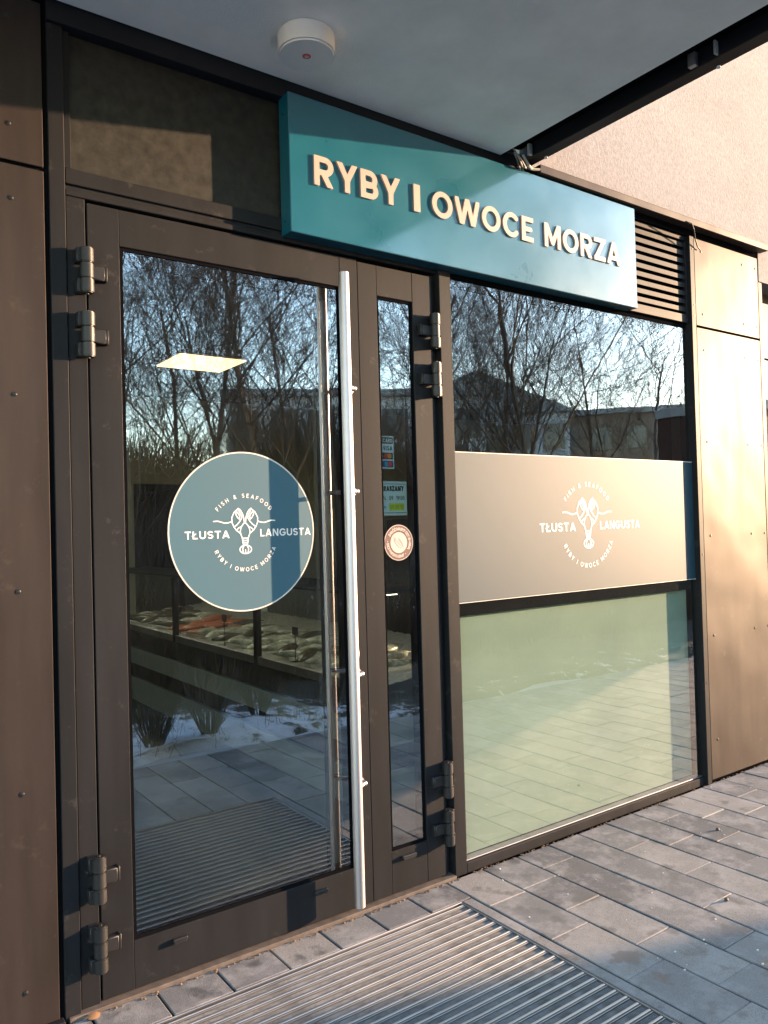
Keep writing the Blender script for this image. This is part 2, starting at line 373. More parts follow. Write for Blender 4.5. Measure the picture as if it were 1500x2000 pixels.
def simplify(L, tol=.0035):
    keep = [L[0]]; 
    i = 0; n = len(L)
    while i < n - 1:
        j = min(n - 1, i + 2); best = i + 1
        while j < n:
            a = np.array(L[i]); c = np.array(L[j]); v = c - a; ln = np.hypot(*v) or 1e-9
            q = np.array(L[i + 1:j]).reshape(-1, 2) - a
            if len(q) and np.max(np.abs(q[:, 0] * v[1] - q[:, 1] * v[0])) / ln > tol: break
            best = j; j += 1
            if j - i > 30: break
        keep.append(L[best]); i = best
    return keep
_gc = {}
def glyph_loops(ch, w, res):
    k = (ch, w, res)
    if k not in _gc:
        W, S, A = glyph(ch, w)
        if not S and not A: _gc[k] = (W, [])
        else:
            xs = np.arange(-.12, W + .12, 1 / res) + .0013; ys = np.arange(-.3, 1.4, 1 / res) + .0017
            P = np.stack(np.meshgrid(xs, ys), -1); F = np.full(P.shape[:2], 9.)
            if S:
                F = np.maximum(seg_min(P, S) - w / 2, np.maximum(np.maximum(-P[..., 0], P[..., 0] - W), np.maximum(-P[..., 1], P[..., 1] - 1)))
            if A: F = np.minimum(F, seg_min(P, A) - w * (.55 if ch in '.:•Ż' else .38))
            _gc[k] = (W, contour(F, xs, ys))
    return _gc[k]
def text_line(s, x0, x1, z, height, w=.2, gap=.16, res=26):
    """loops of a straight line of text squeezed between x0 and x1, baseline z"""
    out = []; cur = 0; tot = []
    for ch in s:
        W, L = glyph_loops(ch, w, res); tot.append((cur, L)); cur += W + gap
    cur -= gap; sx = (x1 - x0) / cur
    for c, L in tot:
        for lp in L: out.append([(x0 + (u + c) * sx, z + v * height) for u, v in lp])
    return out
def text_arc(s, cx, cz, rad, a0, a1, height, w=.2, res=22, outward=True):
    """text on a circle from angle a0 to a1 (degrees); outward = heads away from the centre"""
    Ws = [glyph_loops(ch, w, res) for ch in s]; tot = sum(W for W, _ in Ws); n = len(s)
    span = abs(a1 - a0) * math.pi / 180 * rad / height
    gap = (span - tot) / max(1, n - 1); out = []; cur = 0
    sg = 1 if a1 > a0 else -1
    for W, L in Ws:
        a = R_(a0) + sg * (cur + W / 2) * height / rad
        er = (math.cos(a), math.sin(a)); et = (math.sin(a), -math.cos(a)) if outward else (-math.sin(a), math.cos(a)); s_ = 1 if outward else -1
        for lp in L:
            out.append([(cx + er[0] * (rad + s_ * (v - .5) * height) + et[0] * (u - W / 2) * height,
                         cz + er[1] * (rad + s_ * (v - .5) * height) + et[1] * (u - W / 2) * height) for u, v in lp])
        cur += W + gap
    return out
def strokes_loops(lines, w, step):
    pts = np.array([p for L in lines for p in L]); lo = pts.min(0) - w * 2; hi = pts.max(0) + w * 2
    xs = np.arange(lo[0], hi[0], step); ys = np.arange(lo[1], hi[1], step)
    P = np.stack(np.meshgrid(xs, ys), -1)
    return [L for L in _noscale(contour_raw(seg_min(P, lines) - w / 2, xs, ys))]
def contour_raw(F, xs, ys):
    global simplify
    old = simplify; simplify = lambda L: old(L, (xs[1] - xs[0]) * .12)
    try: return contour(F, xs, ys)
    finally: simplify = old
def _noscale(x): return x
def flat(name, loops, y, thick, mat, parent, bevel=0.0):
    """filled outline standing in the XZ plane; front face at y, body running back by thick"""
    cu = bpy.data.curves.new('c', 'CURVE'); cu.dimensions = '2D'; cu.fill_mode = 'BOTH'; cu.extrude = thick / 2
    if bevel: cu.bevel_depth = bevel; cu.bevel_resolution = 1; cu.extrude = thick / 2 - bevel; cu.offset = -bevel
    for L in loops:
        sp = cu.splines.new('POLY'); sp.points.add(len(L) - 1); sp.use_cyclic_u = True
        for p_, (a, b_) in zip(sp.points, L): p_.co = (a, b_, 0, 1)
    tmp = bpy.data.objects.new('c', cu); COL.objects.link(tmp)
    dg = bpy.context.evaluated_depsgraph_get(); me = bpy.data.meshes.new_from_object(tmp.evaluated_get(dg))
    bpy.data.objects.remove(tmp); bpy.data.curves.remove(cu)
    me.transform(Matrix(((1, 0, 0, 0), (0, 0, -1, y + thick / 2), (0, 1, 0, 0), (0, 0, 0, 1))))
    me.name = name; me.materials.clear()
    return link(name, me, mat, parent)
def circle(cx, cz, r, n=72): return [(cx + r * math.cos(2 * math.pi * i / n), cz + r * math.sin(2 * math.pi * i / n)) for i in range(n)]
def rect(x0, x1, z0, z1): return [(x0, z0), (x1, z0), (x1, z1), (x0, z1)]

def lobster(cx, cz, s):
    def c(zx, zy): return (cx + (zx - 748) * .00065 * s, cz + (640 - zy) * .000421 * s)
    half = [[(690, 318), (655, 360), (632, 430), (634, 490), (650, 545), (672, 590), (706, 628)],
            [(690, 318), (702, 360), (716, 395), (722, 430), (706, 470), (680, 515), (652, 545)],
            [(690, 312), (712, 338), (728, 380), (738, 430), (742, 485)],
            [(672, 345), (668, 385), (682, 425), (700, 450), (704, 410), (688, 372), (672, 345)],
            [(672, 590), (690, 560), (712, 545)],
            [(748, 488), (726, 520), (710, 562), (704, 610), (712, 650), (722, 690), (748, 690)],
            [(722, 690), (726, 740), (732, 775)],
            [(722, 715), (748, 720)], [(726, 743), (748, 748)], [(732, 772), (748, 775)],
            [(630, 478), (600, 492), (570, 495), (540, 482), (510, 468), (475, 472)],
            [(748, 835), (748, 880)]]
    L = []
    for ln in half:
        L.append([c(*q) for q in ln]); L.append([c(1496 - a, b_) for a, b_ in ln])
    L.append([c(750 + 52 * math.cos(R_(a)), 830 + 53 * math.sin(R_(a))) for a in range(0, 361, 15)])
    L.append([c(735, 780), c(722, 825), c(728, 868)]); L.append([c(763, 780), c(776, 825), c(770, 868)])
    return strokes_loops(L, .0060 * s, .0013 * s)
def emblem(cx, cz, s, y, parent):
    """lettering and lobster of the shop emblem; s = 1 is the window size"""
    f = flat('emblem', lobster(cx, cz, s), y, .0006, M['print'], parent)
    loops = text_line('TŁUSTA', cx - .335 * s, cx - .09 * s, cz - .018 * s, .040 * s, .17)
    loops += text_line('LANGUSTA', cx + .088 * s, cx + .40 * s, cz - .014 * s, .040 * s, .17)
    loops += text_arc('FISH & SEAFOOD', cx, cz, .205 * s, 141, 40, .022 * s, .15)
    loops += text_arc('RYBY I OWOCE MORZA', cx, cz, .186 * s, 206, 337, .022 * s, .15, outward=False)
    flat('lettering', loops, y, .0006, M['print'], parent)

# ================================================================== SETTING
# ground sheet
g = B(-60, 90, -90, -2.36, -.30, -.02, bev=0).build('soil_ground', M['soil']); tag(g, kind='structure')
def snow_bed():
    bm = bmesh.new(); nx, ny = 150, 26
    vs = [[None] * (ny + 1) for _ in range(nx + 1)]
    rnd = random.Random(3)
    for i in range(nx + 1):
        for j in range(ny + 1):
            x = -6 + 26 * i / nx; y = -2.38 - 2.3 * j / ny
            edge = .10 * math.sin(x * 2.1) + .07 * math.sin(x * 5.3 + 1)
            z = .035 + .02 * math.sin(x * 3.1 + y * 2) + .018 * math.sin(x * 7.3 - y * 5) + rnd.uniform(-.008, .008)
            if j == 0: z = -.06; y += edge
            if j == 1: y += edge * .8; z *= .5
            vs[i][j] = bm.verts.new((x, y, z))
    for i in range(nx):
        for j in range(ny): bm.faces.new((vs[i][j], vs[i][j + 1], vs[i + 1][j + 1], vs[i + 1][j]))
    bmesh.ops.recalc_face_normals(bm, faces=bm.faces)
    me = bpy.data.meshes.new('snow'); bm.to_mesh(me); bm.free()
    for p in me.polygons: p.use_smooth = True
    return link('snow_ground', me, M['snow'])
tag(snow_bed(), kind='structure')
# pavement: joint bed plus bevelled blocks
bed = B(-4, 14, -2.40, .0, -.12, -.010, bev=0).build('pavement_bed', M['gasket_and_dark_fill']); tag(bed, kind='structure')
known = {2.06: [-.3, -.61, -.92], 2.26: [-.28, -.50, -.81, -1.11], 2.46: [-.2, -.605, -1.01], 2.66: [-.40, -.81, -1.2], 2.86: [-.3, -.60, -1.0],
         3.06: [-.39, -.70, -1.1], 3.26: [-.2, -.50, -.9], 3.46: [-.30, -.71, -1.0], 3.66: [-.40, -.8, -1.2], 3.86: [-.25, -.55, -.95], 4.06: [-.4, -.7, -1.1]}
def pavement():
    mb = MB(); rnd = random.Random(11); J = .0035
    def block(x0, x1, y0, y1):
        dz = rnd.uniform(-.0015, .0015); mb.box(x0 + J, x1 - J, y0 + .0011, y1 - .0011, -.06, dz, bev=.0028)
    x = .465 - .2 * 20
    cols = [.06 + .2 * k + 2.0 - 4.8 for k in range(70)]
    for x0 in cols:
        x0 = round(x0, 3); key = next((k for k in known if abs(k - x0) < .02), None)
        if x0 < .30 or x0 > 4.5:
            ys = [-.045, -.2]
        ys = [-.045]
        if key is not None: ys += known[key]
        else: ys.append(-.045 - rnd.choice([.16, .25, .35]))
        while ys[-1] > -2.36: ys.append(ys[-1] - rnd.choice([.2, .3, .3, .4, .4]))
        ys[-1] = -2.37
        if x0 < 2.05:       # in front of the door only a single course shows above the mat
            xl = x0 ; 
            if x0 + .2 > -.45: 
                block(x0, x0 + .2, -.20, -.045)
                ys2 = [y for y in [-1.36]]
                yy = [-1.36]
                while yy[-1] > -2.36: yy.append(yy[-1] - rnd.choice([.2, .3, .4]))
                yy[-1] = -2.37
                for a, b_ in zip(yy, yy[1:]):
                    if abs(a - b_) > .03: block(x0, x0 + .2, b_, a)
                continue
        for a, b_ in zip(ys, ys[1:]):
            if abs(a - b_) > .03: block(x0, x0 + .2, b_, a)
    mb.box(2.008, 2.056, -1.36, -.2035, -.06, -.001, bev=.003)
    return mb.build('pavement', M['paver'])
tag(pavement(), kind='structure')

# ================================================================== ENTRANCE MAT
mat = empty('entrance_mat', (1.0, -.78, 0), 'metal barred entrance mat sunk in the paving in front of the glass door', 'door mat')
MX0, MX1, MY0, MY1 = -.42, 2.0, -1.355, -.205
B(MX0, MX1, MY0, MY1, -.05, -.012, bev=0).build('rubber_base', M['mat_rubber'], mat)
fr = MB(); fr.box(MX0, MX1, MY1 - .006, MY1, -.03, .001); fr.box(MX0, MX1, MY0, MY0 + .006, -.03, .001); fr.box(MX1 - .004, MX1, MY0 + .007, MY1 - .007, -.03, .001); fr.box(MX0, MX0 + .004, MY0 + .007, MY1 - .007, -.03, .001)
fr.build('frame', M['bar_alu'], mat)
bar_me = None; y = MY1 - .022; k = 0
while y > MY0 + .03:
    if bar_me is None:
        b = MB(); b.box(MX0 + .006, MX1 - .007, -.004, .004, -.02, .0, bev=.0012)
        b.box(MX0 + .006, MX1 - .007, -.0115, -.0095, -.02, -.001, bev=.0005)
        bo = b.build('bar', M['bar_alu'], mat); bar_me = bo.data
        ins = MB()
        for q in range(4): ins.box(MX0 + .006, MX1 - .007, -.034 + q * .0055, -.0305 + q * .0055, -.02, -.004, bev=.001)
        io = ins.build('rubber_insert', M['mat_rubber'], mat); ins_me = io.data
    else:
        bo = bpy.data.objects.new('bar', bar_me); COL.objects.link(bo); bo.parent = mat; bo.matrix_parent_inverse = Matrix.Translation(-mat.location)
        io = bpy.data.objects.new('rubber_insert', ins_me); COL.objects.link(io); io.parent = mat; io.matrix_parent_inverse = Matrix.Translation(-mat.location)
    bo.location = (0, y, 0); io.location = (0, y, 0)
    y -= .0415; k += 1

# ================================================================== BUILDING
bld = empty('shop_building', (2.0, .0, 0), 'modern building front with dark cladding, white soffit and warm stucco above the shop', 'building')
wall = MB(); wall.box(2.668, 4.62, -.05, .25, 3.066, 8, bev=0); wall.box(4.62, 14, -.05, .25, 2.86, 8, bev=0); wall.box(-5, 2.668, -.05, .25, 3.45, 8, bev=0)
wall.build('stucco_wall', M['stucco'], bld)
can = B(-5, 2.475, -1.72, -.062, 3.07, 3.44, bev=.006).build('canopy', M['soffit'], bld)
cb = MB(); cb.box(2.60, 2.665, -1.78, -.055, 3.07, 3.44, bev=.002)
cb.build('canopy_beam', M['frame_dark'], bld)
B(2.478, 2.598, -1.72, -.055, 3.13, 3.44, bev=0).build('shadow_gap_strip', M['gasket_and_dark_fill'], bld)
for i, (yy, wd, mm_) in enumerate(((-.13, .014, 'wire'), (-.93, .03, 'steel'), (-1.02, .008, 'wire'))):
    B(2.58, 2.60, yy - wd / 2, yy + wd / 2, 3.075, 3.125).build('bracket', M[mm_], bld)
B(2.476, 2.53, -.10, -.088, 3.075, 3.125).build('bracket', M['hinge'], bld)
for yy in (-.165, -.99):
    MB().cyl((2.655, yy, 3.064), (2.655, yy, 3.070), .007, n=10).build('screw', M['white_plastic'], bld)
fl = MB(); fl.box(2.68, 4.635, -.105, -.052, 3.030, 3.034, bev=.001); fl.box(2.68, 4.635, -.108, -.105, 3.030, 3.064, bev=.001); fl.box(2.68, 4.635, -.108, -.052, 3.064, 3.0655, bev=0)
fl.build('flashing', M['panel'], bld)
B(2.62, 4.62, -.045, .0, 3.0, 3.062, bev=0).build('shadow_gap_strip', M['gasket_and_dark_fill'], bld)
# header above transom
hd = MB(); hd.box(.59, 1.42, -.05, .05, 3.015, 3.12); hd.box(1.42, 2.62, -.045, .05, 3.022, 3.12)
hd.build('header', M['frame_dark'], bld)
# left cladding
def cladding(x0, x1, y, z0, z1, rivets, label=None):
    o = B(x0, x1, y, y + .012, z0, z1, bev=.0015).build('wall_panel', M['panel'], bld)
    if label: o['label'] = label
    for rx, rz in rivets:
        mb = MB(); mb.sphere((rx, y - .0005, rz), .0065, .003, .0065, 10); mb.cyl((rx, y - .0018, rz), (rx, y + .004, rz), .0075, n=12)
        r_ = mb.build('rivet', M['hinge'], o, smooth=True); r_.matrix_parent_inverse = Matrix()
    return o
cladding(-1.2, .574, -.04, .02, 2.548, [(.483, 2.448), (.483, 1.867), (.483, 1.289), (.483, .701), (.483, .13), (-.1, 2.448), (-.1, 1.867), (-.1, 1.289), (-.1, .701)], 'brown cladding sheet left of the door')
cladding(-1.2, .574, -.04, 2.560, 3.06, [(.480, 2.669), (.48, 2.99), (-.1, 2.669)], 'upper cladding sheet left of the door under the canopy')
B(-1.2, .59, -.026, .25, .0, 3.45, bev=0).build('backing_wall', M['gasket_and_dark_fill'], bld)
B(-1.2, .585, -.06, -.028, -.01, .018, bev=.002).build('base_trim', M['frame_dark'], bld)
# right cladding
rv = [(4.02, 2.93), (4.02, 2.58), (4.44, 2.93), (4.44, 2.58), (4.585, 2.93), (4.585, 2.58)]
cladding(3.955, 4.605, -.05, 2.512, 2.995, rv, 'upper tan cladding sheet right of the window')
rv = [(4.02, 2.38), (4.02, 1.87), (4.02, 1.35), (4.02, .80), (4.02, .23), (4.44, 2.38), (4.44, 1.87), (4.44, 1.35), (4.44, .80), (4.585, 2.38), (4.585, 1.87), (4.585, 1.35), (4.585, .80)]
cladding(3.955, 4.605, -.05, .02, 2.500, rv, 'tall tan cladding sheet right of the window glowing in the sun')
B(3.952, 4.62, -.036, .25, .0, 3.0, bev=0).build('backing_wall', M['gasket_and_dark_fill'], bld)
# neighbouring bay at the far right
nb = MB(); nb.box(4.62, 4.66, -.045, .2, 0, 2.858); nb.box(4.66, 9, .08, .2, 2.45, 2.858)
nb.build('window_reveal', M['frame'], bld)
B(4.66, 9, .10, .12, .05, 2.45, bev=0).build('side_window', M['glass_window'], bld)
B(4.66, 9, .6, .62, .0, 2.45, bev=0).build('side_blind', simple('lavender_blind', (.35, .33, .42), .8), bld)

# transom over the door and head rails
B(.645, 1.60, .0, .01, 2.585, 3.02, bev=0).build('transom_panel', M['transom'], bld)
B(1.60, 3.25, .0, .012, 2.585, 3.02, bev=0).build('transom_panel', M['frame_dark'], bld)
df = MB()
df.box(.590, .637, -.035, .10, .0, 3.015, bev=.002)          # left post
df.box(.641, .698, -.020, .10, .0, 2.498, bev=.002)          # jamb
df.box(.637, .660, -.018, .10, 2.585, 3.015, bev=.001)
df.box(.641, 2.119, -.022, .08, 2.536, 2.584, bev=.002)      # rail 1
df.box(.641, 2.119, -.012, .08, 2.519, 2.537, bev=0)         # groove
df.box(.641, 2.119, -.022, .08, 2.499, 2.519, bev=.002)      # rail 2
df.box(2.094, 2.1215, .004, .10, .0, 2.498, bev=.001)          # jamb on the hinge side of the narrow leaf
df.build('door_frame', M['frame'], bld)
B(.60, 2.12, -.046, .09, -.02, .012, bev=.002).build('threshold', simple('worn_brown_sill', (.10, .075, .06), .7, var=.3, vscale=30), bld)
# louvre
lv = empty('vent_louvre', (3.6, 0, 2.8), 'dark slatted air vent to the right of the teal sign', 'vent')
m_ = MB(); m_.box(3.245, 3.915, .05, .06, 2.57, 3.0, bev=0); m_.build('back_plate', M['gasket_and_dark_fill'], lv)
m_ = MB(); m_.box(3.245, 3.915, -.03, .05, 2.975, 3.0); m_.box(3.90, 3.914, -.028, .05, 2.57, 2.974); m_.box(3.245, 3.26, -.028, .05, 2.57, 2.974)
m_.build('frame', M['frame'], lv)
for i in range(9):
    z = 2.595 + i * .0445
    bm = bmesh.new()
    pr = [(-.024, z - .012), (-.024, z + .012), (.03, z + .034), (.03, z + .031), (-.021, z + .010), (-.021, z - .012)]
    a = [bm.verts.new((3.262, py, pz)) for py, pz in pr]; c = [bm.verts.new((3.898, py, pz)) for py, pz in pr]
    n_ = len(pr)
    for q in range(n_): bm.faces.new((a[q], a[(q + 1) % n_], c[(q + 1) % n_], c[q]))
    bm.faces.new(a[::-1]); bm.faces.new(c); bmesh.ops.recalc_face_normals(bm, faces=bm.faces)
    mb = MB(); mb.bm.free(); mb.bm = bm; mb.build('slat', M['frame'], lv)

# ================================================================== SIGN
sg = empty('shop_sign', (2.39, -.05, 2.77), 'long teal box sign with raised cream letters above the door', 'sign')
SX0, SX1, SZ0, SZ1, SY = 1.394, 3.380, 2.514, 3.020, -.09
B(SX0, SX1, SY, -.018, SZ0, SZ1, bev=.0025).build('panel', M['sign'], sg)
B(SX0 + .03, SX1 - .03, -.0175, -.001, SZ0 + .04, SZ1 - .03, bev=0).build('mounting_frame', M['gasket_and_dark_fill'], sg)
WT = .195
words = [('RYBY', 1.492, 1.885), ('I', 1.952, 1.984), ('OWOCE', 2.046, 2.632), ('MORZA', 2.704, 3.244)]
for wd, xa, xb in words:
    Ls = [glyph_loops(c, WT, 44) for c in wd]; gap = .12; tot = sum(W for W, _ in Ls) + gap * (len(wd) - 1); sx = (xb - xa) / tot; cur = 0
    for W, L in Ls:
        flat('letter', [[(xa + (u + cur) * sx, 2.702 + v * .110) for u, v in lp] for lp in L], SY - .0078, .0075, M['letter'], sg)
        cur += W + gap
for rz in (2.95, 2.56):
    MB().cyl((SX0 - .002, -.05, rz), (SX0 + .002, -.05, rz), .004, n=10).build('screw', M['hinge'], sg)

# ================================================================== DOOR LEAVES
LY = -.02
def leaf(x0, x1, z0, z1, gx0, gx1, gz0, gz1, parent, y2=.016):
    f = MB()
    f.box(x0, gx0, LY, .045, z0, z1, bev=.0015); f.box(gx1, x1, LY, .045, z0, z1, bev=.0015)
    f.box(gx0 + .0005, gx1 - .0005, LY + .0006, .045, z0, gz0, bev=.0015); f.box(gx0 + .0005, gx1 - .0005, LY + .0006, .045, gz1, z1, bev=.0015)
    f.build('frame', M['frame'], parent)
    gk = MB(); e = .012
    gk.box(gx0, gx0 + e, -.013, .036, gz0, gz1, bev=0); gk.box(gx1 - e, gx1, -.013, .036, gz0, gz1, bev=0)
    gk.box(gx0 + e, gx1 - e, -.013, .036, gz0, gz0 + e, bev=0); gk.box(gx0 + e, gx1 - e, -.013, -.0042, gz1 - e, gz1, bev=0); gk.box(gx0 + e, gx1 - e, -.0040, .012, gz1 - .052, gz1, bev=0)  # taller black strip behind the glass stands in for dark reflection under the rail
    gk.build('gasket_and_dark_fill', M['gasket_and_dark_fill'], parent)
    pane(gx0 + e, gx1 - e, -.010, -.005, gz0 + e, gz1 - e, 'glass_door', parent)
    pane(gx0 + e, gx1 - e, y2, y2 + .004, gz0 + e, gz1 - e, 'glass_inner', parent)
_hinge = {}
def hinge(x, z, side, parent):
    """three knuckle barrel hinge; side=+1 arm to the right"""
    if side not in _hinge:
        mb = MB(); yc = -.050; r = .0215
        mb.cyl((0, yc, -.070), (0, yc, -.026), r, n=22, bev=.003); mb.cyl((0, yc, -.024), (0, yc, .022), r * .95, n=22, bev=.002); mb.cyl((0, yc, .024), (0, yc, .070), r, n=22, bev=.003)
        mb.cyl((0, yc, -.074), (0, yc, .074), .006, n=12)
        a, b_ = (-.030, 0) if side > 0 else (0, .030)
        mb.box(a, b_, -.052, -.018, -.069, -.027); mb.box(a, b_, -.052, -.018, .025, .069)
        a, b_ = (.0, .058) if side > 0 else (-.065, 0)
        mb.box(a, b_, -.046, -.022, -.022, .020, bev=.003)
        if side > 0: mb.box(.058, .066, -.044, -.019, -.024, .022, bev=.002)
        else: mb.box(-.072, -.065, -.044, -.019, -.024, .022, bev=.002)
        o = mb.build('hinge', M['hinge'], parent, smooth=True); _hinge[side] = o
    else:
        o = _hinge[side].copy(); COL.objects.link(o); o.parent = parent
    o.matrix_parent_inverse = Matrix.Translation(-parent.location); o.location = (x, 0, z)
dl = empty('glass_door', (1.21, 0, .01), 'wide dark framed glass door with long steel bar handle and round teal sticker', 'door')
leaf(.704, 1.7205, .016, 2.488, .803, 1.640, .166, 2.370, dl)
for z in (2.264, 2.066, .400, .192): hinge(.692, z, 1, dl)
hb = MB(); hb.cyl((1.612, LY - .070, .055), (1.612, LY - .070, 2.40), .0195, n=32, bev=.002)
ho = hb.build('handle_bar', M['steel'], dl, smooth=True)
for z in (1.977, 1.586, .896, .485):
    mb = MB(); mb.cyl((1.612, LY - .070, z), (1.672, LY - .030, z), .008, n=14); mb.cyl((1.672, LY - .034, z), (1.672, LY - .001, z), .009, n=14); mb.cyl((1.672, LY - .008, z), (1.672, LY - .0005, z), .016, n=18, bev=.002)
    mb.sphere((1.672, LY - .034, z), .0095, .0095, .0095, 12)
    o = mb.build('mount', M['steel'], ho, smooth=True); o.matrix_parent_inverse = Matrix()
# inside handle
hb = MB(); hb.cyl((1.62, .115, .1), (1.62, .115, 2.36), .0175, n=24)
for z in (1.977, 1.586, .896, .485): hb.cyl((1.62, .115, z), (1.675, .046, z), .009, n=10)
hb.build('inside_handle', M['hinge'], dl, smooth=True)
mb = MB(); mb.sphere((1.668, LY - .003, .968), .014, .007, .034, 18); mb.build('keyhole_plate', M['steel'], dl, smooth=True)
def drain(x0, x1, z, parent):
    mb = MB(); mb.box(x0, x1, LY - .016, LY - .0005, z - .006, z + .006, bev=.003); mb.box(x0 + .004, x1 - .004, LY - .017, LY - .012, z - .009, z - .004, bev=.001)
    mb.build('drain_cap', M['hinge'], parent)
drain(.925, .975, .128, dl); drain(1.457, 1.512, .128, dl)
# disc sticker: on the inner face of the outer pane
ds = flat('round_sticker', [circle(1.224, 1.446, .2745)], -.0108, .0006, M['teal_disc'], dl)
ds['label'] = 'round teal sticker with pale lobster emblem'
rg = flat('sticker_ring', [circle(1.224, 1.446, .279), circle(1.224, 1.446, .2742)], -.0112, .0008, M['ring'], ds); rg.matrix_parent_inverse = Matrix()
class _P:  # helper so emblem parts hang under the sticker without offset
    pass
def emblem_on(cx, cz, s, y, par):
    before = set(COL.objects); emblem(cx, cz, s, y, par)
    for o in set(COL.objects) - before:
        if o.parent == par and par.parent is not None: o.matrix_parent_inverse = Matrix()
emblem_on(1.224, 1.436, .66, -.0116, ds)

dr = empty('narrow_glass_door', (1.9, 0, .01), 'narrow dark framed side leaf with notices stuck on its slim glass', 'door')
leaf(1.7225, 2.092, .016, 2.482, 1.812, 1.990, .180, 2.362, dr, y2=.030)
for z in (2.249, 2.048, .412, .218): hinge(2.082, z, -1, dr)
drain(1.855, 1.925, .150, dr)
YS = .0352
def sub(name, loops, mat, par, dy=.0006, ys=YS):
    o = flat(name, loops, ys - dy, .0005, mat, par); o.matrix_parent_inverse = Matrix(); return o
c0 = flat('card_sticker', [rect(1.855, 1.916, 1.683, 1.815)], YS, .0008, M['paper'], dr)
sub('black_square', [rect(1.859, 1.912, 1.784, 1.810)], M['ink'], c0)
sub('lettering', text_line('CARD', 1.862, 1.909, 1.789, .016, .2), M['paper'], c0, .0012)
sub('lettering', text_line('VISA', 1.862, 1.909, 1.757, .018, .2), M['blue_ink'], c0)
sub('emblem_square', [rect(1.859, 1.912, 1.721, 1.748)], M['maroon'], c0)
sub('emblem_disc', [circle(1.877, 1.7345, .0105, 24)], M['red_ink'], c0, .0012); sub('emblem_disc', [circle(1.893, 1.7345, .0105, 24)], M['orange_ink'], c0, .0018)
sub('emblem_square', [rect(1.859, 1.912, 1.688, 1.715)], M['blue_ink'], c0)
sub('emblem_disc', [circle(1.877, 1.7015, .0105, 24)], M['cyan_ink'], c0, .0012); sub('emblem_disc', [circle(1.893, 1.7015, .0105, 24)], M['red_ink'], c0, .0018)
c1 = flat('opening_notice', [rect(1.815, 1.976, 1.494, 1.632)], YS, .0008, M['paper'], dr)
sub('notice_border', [rect(1.818, 1.972, 1.620, 1.6225)], M['ink'], c1); sub('notice_border', [rect(1.818, 1.972, 1.503, 1.5055)], M['ink'], c1)
sub('lettering', text_line('ZAPRASZAMY', 1.818, 1.962, 1.592, .022, .3, gap=.06), M['ink'], c1)
sub('lettering', text_line('PN.  09  19:00', 1.845, 1.964, 1.556, .017, .15), M['ink'], c1)
sub('highlight', [rect(1.886, 1.962, 1.513, 1.543)], M['lime'], c1)
sub('lettering', text_line('09:00 15', 1.890, 1.957, 1.520, .016, .14), simple('olive_ink', (.25, .30, .03), .6), c1, .0012)
sub('lettering', text_line('SO.', 1.852, 1.872, 1.522, .010, .2), M['ink'], c1)
YM = -.0112
c2 = flat('mask_sticker', [circle(1.894, 1.384, .0715, 56)], YM, .0008, M['maroon'], dr)
sub('sticker_edge', [circle(1.894, 1.384, .0715, 56), circle(1.894, 1.384, .0690, 56)], M['pinkwhite'], c2, ys=YM)
sub('sticker_centre', [circle(1.894, 1.384, .0415, 48)], M['pinkwhite'], c2, ys=YM)
sub('lettering', text_arc('ZAŁÓŻ MASKĘ OCHRONNĄ', 1.894, 1.384, .0545, 150, -32, .0125, .22), M['pinkwhite'], c2, ys=YM)
sub('lettering', text_arc('- DEZYNFEKUJEMY -', 1.894, 1.384, .0545, 172, 308, .0115, .22, outward=False), M['pinkwhite'], c2, ys=YM)
mk = [[(-.019, .004), (-.012, .018), (.0, .020), (.014, .004), (.020, -.012), (.012, -.022), (-.004, -.014), (-.019, .004)], [(-.012, .018), (-.022, .022), (-.019, .004)], [(.020, -.012), (.026, -.018), (.012, -.022)], [(-.010, .008), (.010, -.012)], [(-.002, .014), (.015, -.004)]]
sub('mask_drawing', strokes_loops([[(1.894 + a, 1.384 + b_) for a, b_ in L] for L in mk], .0014, .0006), simple('faint_print', (.55, .38, .34), .5), c2, .0014, ys=YM)

# ================================================================== SHOP WINDOW
wd = empty('shop_window', (3.03, 0, .02), 'large shop window with teal emblem band across it and a pale green board below', 'window')
B(2.123, 2.185, -.035, .10, .0, 3.0, bev=.002).build('post', M['frame'], wd)
ro = B(3.9105, 3.9500, -.052, .10, .0, 3.0, bev=.002).build('post', M['frame'], wd)
for z in (2.93, 2.62, 2.56, 1.9, 1.25, .55):
    MB().cyl((3.935, -.0535, z), (3.935, -.051, z), .005, n=10).build('screw', M['hinge'], ro).matrix_parent_inverse = Matrix()
B(2.186, 3.910, -.034, .10, .0, .042, bev=.002).build('sill', M['frame'], wd)
B(2.186, 3.910, -.020, .02, .043, .047, bev=.001).build('sill_strip', M['steel'], wd)
B(2.186, 3.910, -.030, .08, 2.520, 2.566, bev=.002).build('head_rail', M['frame'], wd)
B(2.186, 3.910, -.010, .08, 2.490, 2.519, bev=0).build('head_gasket', M['gasket_and_dark_fill'], wd)
pane(2.187, 3.909, -.020, -.014, .048, 2.489, 'glass_window', wd)
gk = MB(); gk.box(2.187, 2.205, -.012, .02, .048, 2.489, bev=0); gk.box(3.875, 3.909, -.006, .02, .048, 2.489, bev=0); gk.build('gasket_and_dark_fill', M['gasket_and_dark_fill'], wd)
B(2.190, 3.908, -.0212, -.0203, 1.118, 1.757, bev=0).build('teal_band', M['teal_film'], wd)
tb = [o for o in COL.objects if o.name.startswith('teal_band')][0]
sub('band_edge', [rect(2.190, 3.908, 1.755, 1.7585), rect(2.190, 3.908, 1.1165, 1.1190)], M['ring'], tb, dy=0, ys=-.0216)
emblem_on(3.030, 1.422, 1.0, -.0220, tb)
B(2.206, 3.874, -.004, .016, 1.062, 1.117, bev=0).build('dark_rail', M['wall_dark'], wd)
